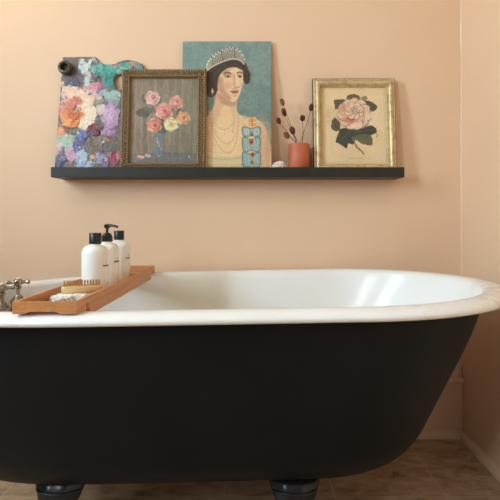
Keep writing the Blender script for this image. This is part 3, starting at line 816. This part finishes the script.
# ------------------------------------------------------------------ artist's palette
def build_palette():
    s0 = 294.5
    px = (55.5, 54, 146, 174)
    W = (px[2]-px[0])/s0; H = .41
    t = thing('artist_palette', "artist's paint-crusted wooden palette with thumb hole leaning on the wall", 'palette', (((px[0]+px[2])/2-255)/s0, 1.6225, SZ), rx=LEAN)
    k = Canvas(px, 2.7)
    k.c[:] = (112, 98, 94)
    k.mottle(14, 6, 6); k.mottle(10, 2, 2)
    k.warp(2.2, 4.5); k.dx = k.dx+k.noise(1.6, 1.6)*1.6; k.dy = k.dy+k.noise(1.6, 1.6)*1.6
    def B(x, y, rx, ry, c, rot=0, h=.0012, al=1): k.ell(x, y, rx, ry, c, 1.0, rot, al, h)
    B(72, 74, 10, 12, (110, 96, 96), h=0); B(70, 82, 8, 4, (84, 82, 104))
    B(92, 93, 11, 10, (214, 178, 170), .3); B(67, 99, 8, 13, (226, 178, 152)); B(72, 92, 12, 7, (234, 196, 168)); B(63, 112, 5, 10, (206, 140, 122))
    B(83, 100, 12, 9, (236, 206, 176)); B(86, 118, 9, 14, (238, 214, 186), .4); B(74, 103, 8, 4.5, (210, 118, 98), -.3); B(62, 84, 3, 4, (220, 180, 160))
    B(113, 98, 9, 8, (148, 164, 158)); B(101, 90, 6, 5, (132, 108, 140)); B(92, 87, 9, 2.6, (214, 138, 146), .2); B(110, 94, 10, 5, (160, 182, 178)); B(98, 84, 5, 3, (196, 128, 140), .5)
    # white and teal at the top
    B(81, 66, 4, 7, (196, 208, 202), -.4, .0016); B(87, 64, 3.2, 8, (206, 216, 208), .25, .0016); B(86, 76, 4, 9, (200, 206, 198), -.1, .0018); B(79, 62, 2.6, 3, (206, 214, 206), .2, .0014)
    B(93, 58, 1.6, 4, (170, 180, 176))
    B(104, 70, 11, 8, (62, 148, 134), .1, .0018); B(108, 80, 6, 7, (58, 140, 130), 0, .0015); B(97, 68, 6, 5, (96, 170, 152), 0); B(112, 67, 5, 4, (84, 166, 150)); B(96, 79, 3.5, 2.2, (60, 56, 66), .3)
    B(124, 64, 11, 4.4, (86, 158, 144), -.1); B(122, 71, 7, 4, (120, 186, 174)); B(115, 64.5, 3.5, 1.8, (196, 130, 140), -.3); B(133, 63, 7, 2.2, (178, 140, 130), .1); B(139, 69, 4, 5, (92, 150, 140))
    # orange, lilac, violets
    B(70.5, 119, 11, 10.5, (222, 132, 66), .2, .0022); B(73, 117, 6, 5, (196, 98, 44), .4, .0012); B(67, 123, 5, 4, (236, 156, 88), 0, .001); B(61, 134, 4.5, 5.5, (228, 146, 96)); B(58.5, 117, 2.6, 5, (150, 126, 142))
    B(110, 117, 10.5, 14, (190, 152, 186), 0, .0022); B(111, 114, 6, 7, (206, 172, 202), .2, .001); B(109, 131, 7, 6, (180, 138, 170))
    B(100, 110, 4, 6, (216, 196, 188)); B(99, 103, 5, 3, (150, 150, 128))
    B(65, 142, 10, 7, (166, 188, 166), -.2); B(75, 134, 6, 2.4, (112, 124, 92), -.2); B(60, 148, 5, 4, (214, 190, 186)); B(72, 150, 7, 5, (176, 190, 180))
    B(94, 131, 7.5, 6, (112, 52, 60), .3, .0016); B(98, 134, 4, 3, (88, 40, 48)); B(83, 137, 5.5, 8, (98, 104, 158), .5, .0016); B(77, 148, 4, 8, (84, 88, 140), .2, .0014); B(88, 146, 5, 9, (86, 88, 118), -.35)
    B(96, 147, 9, 9, (118, 98, 82), 0, .0014); B(112, 146, 9, 8, (104, 92, 84)); B(104, 141, 6, 3, (132, 112, 96), .3)
    B(82, 160, 7, 9, (168, 188, 200), .1, .0012); B(70, 156, 6, 7, (206, 156, 176), .2); B(61.5, 163, 5.5, 6.5, (70, 74, 104), .1, .0014); B(57, 153, 3, 5, (216, 172, 180)); B(88, 166, 6, 6, (156, 170, 186))
    B(101, 160, 5, 6, (160, 150, 180), .2); B(115, 160, 6, 8, (156, 60, 80), -.4, .0014); B(119, 156, 3, 6, (196, 96, 116)); B(108, 164, 4, 5, (120, 92, 124)); B(93, 159, 5, 4, (104, 96, 88))
    B(125, 120, 6, 40, (120, 104, 96), 0, .0005, .6); B(135, 130, 8, 30, (150, 130, 126), 0, .0005, .6)
    # flecks of many colours
    k.warp(.7, 1.5)
    rr = random.Random(4)
    pal = [(236, 214, 190), (214, 150, 120), (150, 96, 90), (84, 72, 70), (190, 170, 190), (120, 140, 150), (236, 226, 214), (196, 120, 130), (90, 60, 50)]
    for _ in range(95):
        x, y = rr.uniform(57, 143), rr.uniform(78, 172); r = rr.uniform(.4, 1.3)
        k.ell(x, y, r*rr.uniform(1, 2.2), r, rr.choice(pal), .7, rr.uniform(0, PI), .8, .0005)
    for _ in range(40):
        x, y = rr.uniform(92, 143), rr.uniform(60, 80); k.ell(x, y, rr.uniform(.6, 1.8), .7, rr.choice([(150, 206, 190), (44, 112, 104), (110, 180, 166), (40, 60, 66)]), .7, rr.uniform(0, PI), .7, .0005)
    k.dx = k.dy = 0
    k.smear(1500, 4.5, 1.3, 3, al=.85, h=.0003, jit=16)
    for _ in range(70):
        x, y = rr.uniform(58, 143), rr.uniform(80, 170); a = rr.uniform(-1, 1)
        k.line([(x, y), (x+3*math.cos(a), y+3*math.sin(a))], .5, rr.choice(pal[:4]+[(226, 216, 210)]), .7, .6, h=.0006)
    k.dx = k.dy = 0
    k.ell(93.5, 158.2, 2.8, 2.3, (214, 178, 128), .8); 
    k.mottle(9, 1.2, 1.2)
    k.h += (k.noise(1.4, 1.4)+.5)*.0008+(k.noise(3.5, 3.5)+.5)*.001
    out = [(60.3, 56), (78, 55.2), (93.5, 55.6), (96.5, 60), (101, 62.8), (107, 64), (113, 62.8), (119, 60.2), (126, 59), (134, 60.2), (141, 64), (144.5, 71), (145.5, 90), (145.5, 176), (55, 176), (57.5, 130), (59.2, 80)]
    out = [(60.3, 56), (94, 55.6)] + crom(out[2:12], False, 6) + [(145.5, 176), (55.8, 176)]
    m = k.sdf(out) < 0
    hole = ((k.X-118)/5.6)**2+((k.Y-82)/8.0)**2 > 1
    k.mesh('palette_board', W, H, M['impasto'], t, y=-.006, mask=m & hole, thick=.0058)
    # dipper cup clipped to the corner
    cx = (64.8-(px[0]+px[2])/2)/s0; cz = H*(1-(68.8-px[1])/(px[3]-px[1]))
    mt = Matrix.Translation((cx, -.0105, cz)) @ Matrix.Rotation(PI/2, 4, 'X')
    cup = obj('dipper_cup', lathe([(0, 0), (.019, 0), (.0225, .003), (.0242, .010), (.0236, .017), (.0205, .0215), (.016, .0225), (.0128, .0205), (.0118, .016), (.0125, .009), (.0125, .004), (0, .004)], 40, mt), M['brass'], t)
    obj('cup_well', lathe([(0, .0042), (.0122, .0042), (.0122, .0075), (0, .0075)], 32, mt), M['dark_inside'], cup)
build_palette()

# ------------------------------------------------------------------ frames
def frame_bm(W, H, fw, prof, orn, step=.0016, na=14, z0=0):
    """mitred frame from four swept sides. prof(t)->height at t across (0 outer..1 inner); orn(s, t, L)->relief"""
    bm = bmesh.new()
    sides = [((-W/2, 0), (1, 0), (0, 1), W), ((W/2, 0), (0, 1), (-1, 0), H), ((W/2, H), (-1, 0), (0, -1), W), ((-W/2, H), (0, -1), (1, 0), H)]
    for (ox, oz), (dx, dz), (nx, nz), L in sides:
        n = int(L/step); grid = []
        for j in range(na+1):
            t = j/na; row = []
            a0, a1 = fw*t, L-fw*t
            for i in range(n+1):
                a = a0+(a1-a0)*i/n
                h = prof(t)+(orn(a, t, L) if 0 < j < na else 0)
                row.append(bm.verts.new((ox+dx*a+nx*fw*t, -h, oz+dz*a+nz*fw*t)))
            grid.append(row)
        back0 = [bm.verts.new((v.co.x, 0, v.co.z)) for v in (grid[0][0], grid[0][-1])]
        back1 = [bm.verts.new((v.co.x, 0, v.co.z)) for v in (grid[-1][0], grid[-1][-1])]
        for a, b in zip(grid, grid[1:]):
            for i in range(n): bm.faces.new((a[i], a[i+1], b[i+1], b[i]))
        bm.faces.new([back0[0], back0[1]]+list(reversed(grid[0])))
        bm.faces.new([back1[1], back1[0]]+list(grid[-1]))
        bm.faces.new((back0[1], back0[0], back1[0], back1[1]))
    bmesh.ops.remove_doubles(bm, verts=bm.verts, dist=1e-5)
    return bm

def lerp_tab(tab):
    def f(t):
        for a, b in zip(tab, tab[1:]):
            if a[0] <= t <= b[0]: return a[1]+(b[1]-a[1])*(t-a[0])/(b[0]-a[0]+1e-9)
        return tab[-1][1]
    return f

def build_roses():
    W, H, fw = .285, .352, .0335
    t = thing('framed_rose_painting', 'oil painting of roses in a vase in ornate dark bronze frame', 'painting', (-.3065, 1.6040, SZ), rx=LEAN)
    prof = lerp_tab([(0, .012), (.08, .0175), (.2, .0195), (.3, .0165), (.62, .0155), (.72, .018), (.85, .016), (.9, .010), (1, .0085)])
    def orn(a, tt, L):
        o = 0
        if .28 < tt < .66:      # running scroll with leaf tips
            w = math.sin(a*2*PI/.019); u = (tt-.47)/.19
            d = abs(u-.62*w); o += .0050*max(0, 1-d*2.0)
            o += .0042*max(0, 1-((u+.62*w)**2*7+((a/.019*2) % 1-.5)**2*14))
        if tt <= .28: o += .0014*math.sin(a*2*PI/.0085)
        if tt >= .68 and tt < .86: o += .0038*abs(math.sin(a*PI/.0055))
        c = min(a, L-a)
        if c < .042 and .1 < tt < .8: o += .0022*abs(math.cos(c*110+tt*9))
        return o
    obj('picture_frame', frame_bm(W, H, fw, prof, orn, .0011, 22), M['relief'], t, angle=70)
    k = Canvas((129.5, 77.5, 197.5, 166.0), 2.9)
    k.c[:] = (142, 122, 100)
    g = (k.X-130)/67
    k.c += (np.sin(k.X*.42)*4+np.sin(k.X*.9+1)*3)[..., None] + (g[..., None]*np.array((-10, 2, 2))) + np.clip((k.Y-120)/50, 0, 1)[..., None]*-8
    k.mottle(12, 1.6, 30); k.mottle(7, 2, 6)
    k.poly([(129, 157.5), (163, 155.4), (198, 156), (198, 167), (129, 167)], (104, 104, 108), 1.2, .85, smooth=False)
    k.line([(129, 158), (163, 156), (198, 156.8)], 1, (84, 84, 92), 1, .7)
    k.line([(165, 161), (194, 161.5)], 1.2, (130, 124, 122), 1, .5)
    k.smear(900, 7, 1.5, 41, None, .5, ang=(1.2, 1.95), jit=12)
    # leaves and stems
    k.warp(.8, 2)
    k.poly([(134.5, 113.5), (139, 109.5), (146, 110.5), (150, 113), (146, 118.5), (140, 118), (137, 116)], (94, 86, 74), .8, .9); k.poly([(142, 108.5), (149, 108), (153, 111), (148, 114)], (106, 96, 80), .8, .8)
    k.poly([(141, 95), (145, 97), (144, 103), (141, 101)], (96, 88, 74), .8, .7); k.poly([(178, 110), (184, 112), (186, 116), (178, 118)], (92, 84, 70), .8, .8)
    k.poly([(161, 120), (167, 122), (166, 134), (158, 136), (156, 128)], (86, 80, 70), 1, .85); k.line([(160, 134), (157, 124), (152, 106)], .9, (96, 88, 70), .8, .8); k.line([(163, 134), (170, 116), (174, 108)], .9, (96, 88, 70), .8, .8)
    # blue glass vase
    k.poly([(154.6, 136), (158, 134.6), (163, 136), (161.6, 142), (160.8, 147), (162.4, 153), (161.4, 158), (156.4, 158.4), (155.2, 153), (156.8, 147), (155.6, 141)], (106, 122, 136), .8, .9)
    k.line([(156.6, 140), (158.6, 147), (161, 152)], 1, (190, 198, 200), .7, .8); k.line([(160, 150), (160, 157)], 1.2, (70, 92, 116), .7, .7); k.line([(158, 158.4), (161, 159)], 1, (170, 176, 178), .7, .7)
    def rose(x, y, r, base, dark, light, rot=0, seed=1):
        q = random.Random(seed)
        for i in range(6):
            a = rot+i*PI/3; k.ell(x+.45*r*math.cos(a), y+.42*r*math.sin(a), r*.62, r*.52, base if i % 2 else light, .8, a, .9, .0004)
        k.ell(x, y, r*.66, r*.62, base, 1.0, 0, .9)
        for i in range(9):
            a = q.uniform(0, 2*PI); rr_ = r*q.uniform(.25, .85); b = a+q.uniform(.7, 1.5)
            P = [(x+rr_*math.cos(a+(b-a)*u/3), y+rr_*.92*math.sin(a+(b-a)*u/3)) for u in range(4)]
            k.line(P, r*.14, dark if i % 2 else light, .6, .85, h=.0003)
        k.ell(x+.1*r, y, r*.22, r*.2, dark, .6, al=.85)
    rose(151.3, 98.2, 7.6, (218, 168, 154), (176, 108, 100), (238, 204, 190), .2, 1)
    rose(176, 102.8, 7.2, (208, 146, 124), (172, 98, 86), (230, 176, 156), .6, 3)
    rose(183.5, 119, 7.2, (212, 150, 106), (180, 108, 70), (232, 182, 138), .1, 5)
    rose(163.6, 112, 9.0, (218, 142, 126), (180, 92, 80), (236, 172, 158), .4, 2)
    rose(154, 127, 7.8, (210, 132, 106), (170, 82, 62), (236, 166, 134), .3, 4)
    rose(171, 126, 7.4, (216, 200, 138), (180, 156, 92), (238, 230, 180), .5, 6)
    k.smear(420, 2.6, 1.0, 42, (136, 88, 193, 136), .75, h=.0002, jit=16); k.smear(160, 3, .9, 43, (150, 134, 168, 160), .5, jit=14)
    k.ell(141, 160, 4, 1.6, (222, 172, 158), .8); k.ell(148, 158.6, 3, 1.5, (216, 160, 150), .8, .3); k.ell(139, 161.3, 2, .8, (170, 100, 96), .8, al=.7); k.ell(190, 160, 1, .8, (206, 196, 180), .6)
    k.dx = k.dy = 0
    k.mottle(6, 1, 1); k.h += k.noise(1.2, 1.2)*.0003
    k.mesh('canvas', W-2*fw+.004, H-2*fw+.004, M['oil'], t, y=-.0075, z0=fw-.002)
    obj('backing_board', box(-W/2+fw-.001, W/2-fw+.001, -.0062, -.0015, fw-.001, H-fw+.001), M['board'], t, False)
build_roses()

def build_camellia():
    W, H, fw = .276, .3225, .0292
    t = thing('framed_flower_print', 'botanical print of a pink camellia in a silver-gold frame', 'picture', (.3365, 1.6225, SZ), rx=LEAN)
    prof = lerp_tab([(0, .016), (.04, .0185), (.10, .0195), (.16, .0195), (.18, .017), (.22, .0185), (.32, .0225), (.45, .0245), (.58, .0245), (.70, .022), (.78, .0185), (.80, .015), (.86, .0155), (.90, .0165), (.94, .0155), (.96, .011), (1, .010)])
    def orn(a, tt, L):
        c = min(a, L-a)
        o = .0005*noise.noise(Vector((a*60, tt*4, L)))
        if c < .04 and .25 < tt < .75: o += .0008*math.sin(c*260)
        return o
    obj('picture_frame', frame_bm(W, H, fw, prof, orn, .003, 36), M['gilt'], t, angle=50)
    # dark outer edge band
    bm = bmesh.new()
    add_box(bm, -W/2-.0022, -W/2-.0002, -.013, 0, 0, H+.0022); add_box(bm, W/2+.0002, W/2+.0022, -.013, 0, 0, H+.0022); add_box(bm, -W/2-.0002, W/2+.0002, -.013, 0, H+.0002, H+.0022)
    obj('frame_edge', bm, M['gilt_edge'], t, False)
    k = Canvas((321.5, 88, 386, 165.5), 3.0)
    k.c[:] = (232, 204, 158)
    k.mottle(5, 14, 14); k.mottle(3, 2, 2); k.ell(333, 96, 26, 6, (222, 192, 144), 12, al=.25)
    ed = np.minimum(np.minimum(k.X-321.5, 386-k.X), np.minimum(k.Y-88, 165.5-k.Y)); k.c -= np.clip(3.5-ed, 0, 3)[..., None]*4
    k.warp(.5, 2)
    G, GD, GL = (92, 84, 62), (70, 70, 58), (130, 120, 88)
    k.poly([(334.5, 101), (342, 100), (346, 101), (342, 107), (336, 110.5), (334.8, 106)], G, .6); k.poly([(346.6, 98), (350, 95.4), (356, 95), (360, 98), (359, 102), (349, 102)], (104, 92, 66), .6)
    k.poly([(363, 101.5), (369, 102), (376.5, 107), (373.5, 112.5), (367, 110), (363, 106)], G, .6); k.ell(364.2, 99.2, 3, 2.2, (152, 136, 96), .6)
    k.poly([(334.6, 118.6), (331.2, 124), (331.8, 130), (336, 132), (340, 130), (339, 123)], G, .6)
    k.poly([(342, 129), (338, 134), (335, 142.5), (340, 145.5), (346, 149.5), (347.5, 144.5), (352, 146), (355, 140), (354, 131)], GD, .6)
    k.poly([(352, 131.5), (362, 129), (371, 126.5), (376, 132.5), (371, 136), (362, 136.5), (354, 137)], GD, .6); k.poly([(353, 138), (361, 135.5), (370, 137), (371, 146), (364, 145.5), (357, 142.5)], (106, 98, 72), .6)
    k.line([(339, 143), (345, 137), (350, 131)], .5, GL, .6, .7); k.line([(354, 134), (363, 132.5), (373, 131)], .5, GL, .6, .7); k.line([(356, 138.5), (363, 141), (369, 144.5)], .5, GL, .6, .7); k.line([(336, 103), (341, 104)], .5, GL, .6, .6)
    k.line([(352, 139), (355, 146), (359, 151), (362.6, 155)], 1.5, (128, 104, 70), .6); k.line([(351.5, 140), (355, 148), (360, 153)], .5, (176, 156, 112), .6, .8); k.line([(374, 134), (376.5, 136), (375.6, 138)], 1, (150, 132, 92), .6)
    P0 = (226, 192, 162)
    for i in range(11):
        a = i*2*PI/11+.2; x, y = 354+10.3*math.cos(a), 115+9.8*math.sin(a)
        k.ell(x, y, 6.9, 6.3, (150, 100, 82), .6, a); k.ell(x-.2, y-.2, 6.3, 5.7, P0 if i % 3 else (232, 204, 174), .6, a)
        k.ell(x-2.2*math.cos(a), y-2.2*math.sin(a), 3.6, 3.2, (214, 158, 136), 3, a, .6)
    k.ell(354, 114, 10.5, 9.5, (222, 184, 152), 2)
    for i in range(8):
        a = i*2*PI/8+.5; x, y = 354+6*math.cos(a), 112+5.2*math.sin(a)
        k.ell(x, y, 4.2, 3.6, (160, 112, 92), .6, a); k.ell(x-.2, y-.2, 3.7, 3.1, (232, 200, 170), .6, a)
    for i in range(16):
        a = i*2.4; r = .42*i**.8; k.ell(354.5+r*1.5*math.cos(a), 111.5+r*1.1*math.sin(a), 1.4, 1.1, (132, 98, 72), .5, a, .8); k.ell(354.3+r*1.5*math.cos(a), 111.2+r*1.1*math.sin(a), 1.0, .8, (236, 214, 176), .5, a, .9)
    k.ell(342.8, 109, 3.5, 4.4, (214, 140, 118), 2.4, .4, .75); k.ell(349, 121.6, 7, 2.6, (204, 122, 102), 2, .2, .75); k.line([(347, 119), (350, 121), (354, 120.4)], .9, (150, 64, 52), .7, .9)
    k.ell(357, 126.6, 5.4, 3.4, (236, 208, 176), 1.4, -.2, .9); k.ell(368, 117.5, 4, 4, (236, 206, 174), 1.4, 0, .9); k.line([(363, 113), (364, 119), (362, 124)], .6, (140, 92, 74), .6, .7); k.line([(367, 122), (371, 120.5)], .6, (120, 76, 62), .6, .8)
    k.dx = k.dy = 0
    k.smear(520, 1.8, .6, 51, (337, 97, 373, 133), .55, jit=16); k.smear(260, 3, .7, 52, (330, 124, 378, 150), .4, jit=14)
    # faint engraver's caption under the flower
    rr = random.Random(11); x = 347.6
    while x < 361.5:
        w = rr.choice((.5, .8, 1.1)); k.line([(x, 159.3), (x+w, 159.3)], .45, (176, 140, 100), .5, .6); x += w+.6
    k.mottle(3, 1, 1)
    k.mesh('flower_print', W-2*fw+.004, H-2*fw+.004, M['print'], t, y=-.0092, z0=fw-.002)
    obj('backing_board', box(-W/2+fw-.001, W/2-fw+.001, -.008, -.0015, fw-.001, H-fw+.001), M['board'], t, False)
build_camellia()

# ------------------------------------------------------------------ terracotta pot, dried seed heads, sea shell
PX, PY = .1475, 1.6095
pot = lathe([(0, 0), (.0345, 0), (.0352, .001), (.0352, .094), (.0346, .0955), (.0322, .0955), (.0316, .094), (.0310, .006), (0, .006)], 56)
po = obj('terracotta_pot', pot, M['terracotta'], None, origin=(PX, PY, SZ))
tag(po, 'straight-sided terracotta pot on the ledge beside the gold frame', 'pot')
G_ = 'dried flower stems in the terracotta pot'
heads = [ # photo x, photo y, depth, length, half width, lean, pale, label
 (282.4, 102.3, 1.615, .0125, .0072, .35, 1, 'dried stem with pale brown seed head, tallest on the left of the pot'),
 (284.2, 112.4, 1.600, .0145, .0078, .30, 0, 'dried stem with dark seed head just below the tallest pale one'),
 (278.6, 121.0, 1.610, .0120, .0072, .42, 0, 'dried stem with maroon seed head farthest left of the pot'),
 (292.3, 130.6, 1.590, .0140, .0092, .20, 0, 'dried stem with large dark seed head low over the pot rim'),
 (286.6, 135.4, 1.600, .0125, .0085, .65, 1, 'dried stem with brown seed head drooping lowest by the pot rim'),
 (302.4, 118.2, 1.595, .0105, .0085, -.05, 0, 'dried stem with round dark seed head alone above the pot'),
 (311.3, 107.5, 1.590, .0125, .0078, -.15, 0, 'dried stem with maroon seed head against the gold frame edge')]
for i, (hx_, hy_, d, ln, hw, ln_a, pale, lab) in enumerate(heads):
    s = F/d; X, Z = (hx_-255)/s, EYE+(219-hy_)/s
    a = random.Random(i)
    side_ = 1 if hx_ > 298 else -1
    b = Vector((PX-side_*.012+a.uniform(-.004, .004), PY+a.uniform(-.008, .008), SZ+.0075))
    lipp = Vector((PX+side_*(.004+.004*(i % 3)), PY+a.uniform(-.006, .006), SZ+.10))
    head = Vector((X, d, Z))
    t = thing('dried_flower', lab, 'dried flower', b, G_)
    dirv = (head-lipp).normalized()
    hd = Vector((math.sin(-ln_a), 0, math.cos(ln_a)))
    pts = [b-b, (b*.5+lipp*.5)-b, lipp-b] + [p-b for p in bez(lipp, (lipp+head)/2+Vector((side_*.004, 0, .006)), head-hd*ln*.8, 8)[1:]]
    obj('stem', add_tube(bmesh.new(), pts, lambda u: .0011-.0004*u, 8), M['stem'], t)
    pr = [(0, -ln), (hw*.45, -ln*.85), (hw*.85, -ln*.4), (hw, 0), (hw*.86, ln*.45), (hw*.5, ln*.82), (hw*.15, ln*1.02), (0, ln*1.05)]
    bm = lathe(pr, 18, axis_mtx(head-b, hd))
    for v in bm.verts:
        c = v.co-(head-b); v.co += c*(.16*noise.noise(c*900+Vector((i, 0, 0))))
    for q in range(46):                  # short spiky scales
        th, u = a.uniform(0, 2*PI), a.uniform(-.8, .8)
        mt = axis_mtx(head-b, hd); r = hw*math.sqrt(max(0, 1-u*u))*.9
        p = mt @ Vector((r*math.cos(th), r*math.sin(th), u*ln)); n_ = (p-(head-b)).normalized()
        add_lathe(bm, [(.0011, -.001), (.0008, .001), (.0001, .0032)], 4, axis_mtx(p, n_+hd*.8))
    obj('seed_head', bm, M['seed_pale'] if pale else M['seed'], t)

# ribbed clam shell lying on the ledge
sh = bmesh.new(); nu, nv = 90, 24; rows = []
for j in range(nv+1):
    v = j/nv; row = []
    for i in range(nu+1):
        u = i/nu; a = -1.15+2.3*u
        R = .034*v*(1-.05*math.cos(a*2))
        rib = .0011*math.sin(u*PI*2*13)*v**.7
        x = R*math.sin(a); y = R*math.cos(a); dome = .0225*max(0, 1-abs(2*v**1.15-1)**2.6*.96)**.55*math.cos(a*.85)**.6
        row.append(Vector((x, y, dome+rib*1.2)))
    rows.append(row)
bv = [[sh.verts.new(p) for p in r] for r in rows]
for a, b in zip(bv, bv[1:]):
    for i in range(nu): sh.faces.new((a[i], a[i+1], b[i+1], b[i]))
lo_ = [[sh.verts.new((p.x, p.y, max(0, p.z*.12))) for p in r] for r in rows]
for a, b in zip(lo_, lo_[1:]):
    for i in range(nu): sh.faces.new((b[i], b[i+1], a[i+1], a[i]))
for i in range(nu): sh.faces.new((bv[-1][i], bv[-1][i+1], lo_[-1][i+1], lo_[-1][i]))
for j in range(nv):
    sh.faces.new((bv[j][0], bv[j+1][0], lo_[j+1][0], lo_[j][0])); sh.faces.new((bv[j+1][nu], bv[j][nu], lo_[j][nu], lo_[j+1][nu]))
bmesh.ops.transform(sh, matrix=Matrix.Rotation(-PI/2-.1, 4, 'Z') @ Matrix.Diagonal((.95, 1.72, 1.62, 1)), verts=sh.verts)
so = obj('sea_shell', sh, M['shell_white'], None, origin=(.0515, 1.604, SZ), angle=70)
tag(so, 'small white ribbed sea shell on the ledge left of the pot', 'shell')

# ------------------------------------------------------------------ light: daylight through the two windows, plus an added warm light with no fitting
def area(name, loc, rot, sx, sy, watts, col):
    l = bpy.data.lights.new(name, 'AREA'); l.shape = 'RECTANGLE'; l.size = sx; l.size_y = sy; l.energy = watts; l.color = col
    o = bpy.data.objects.new(name, l); C.objects.link(o); o.location = loc; o.rotation_euler = rot
    return o
for nm, w_, P_, col_ in (('daylight_pale', W1, 59, (.64, .84, 1)), ('daylight_warm', W2, 66, (.80, .92, 1))):
    area(nm, (XL-.09, (w_[0]+w_[1])/2, (w_[2]+w_[3])/2), (0, -PI/2, 0), w_[3]-w_[2], w_[1]-w_[0], P_, col_)
l = bpy.data.lights.new('added_warm_light', 'POINT'); l.energy = 8; l.color = (1, .74, .36); l.shadow_soft_size = .09  # unseen point light, added to warm and brighten the upper left wall
o = bpy.data.objects.new('added_warm_light', l); C.objects.link(o); o.location = (-1.25, 1.15, 1.95)
w = bpy.data.worlds.new('sky'); S.world = w; w.use_nodes = True
w.node_tree.nodes['Background'].inputs[0].default_value = (.8, .9, 1, 1); w.node_tree.nodes['Background'].inputs[1].default_value = 1.0

S.view_settings.view_transform = 'Standard'; S.view_settings.look = 'None'; S.view_settings.gamma = 1
S.view_settings.use_curve_mapping = False
S.view_settings.exposure = 0
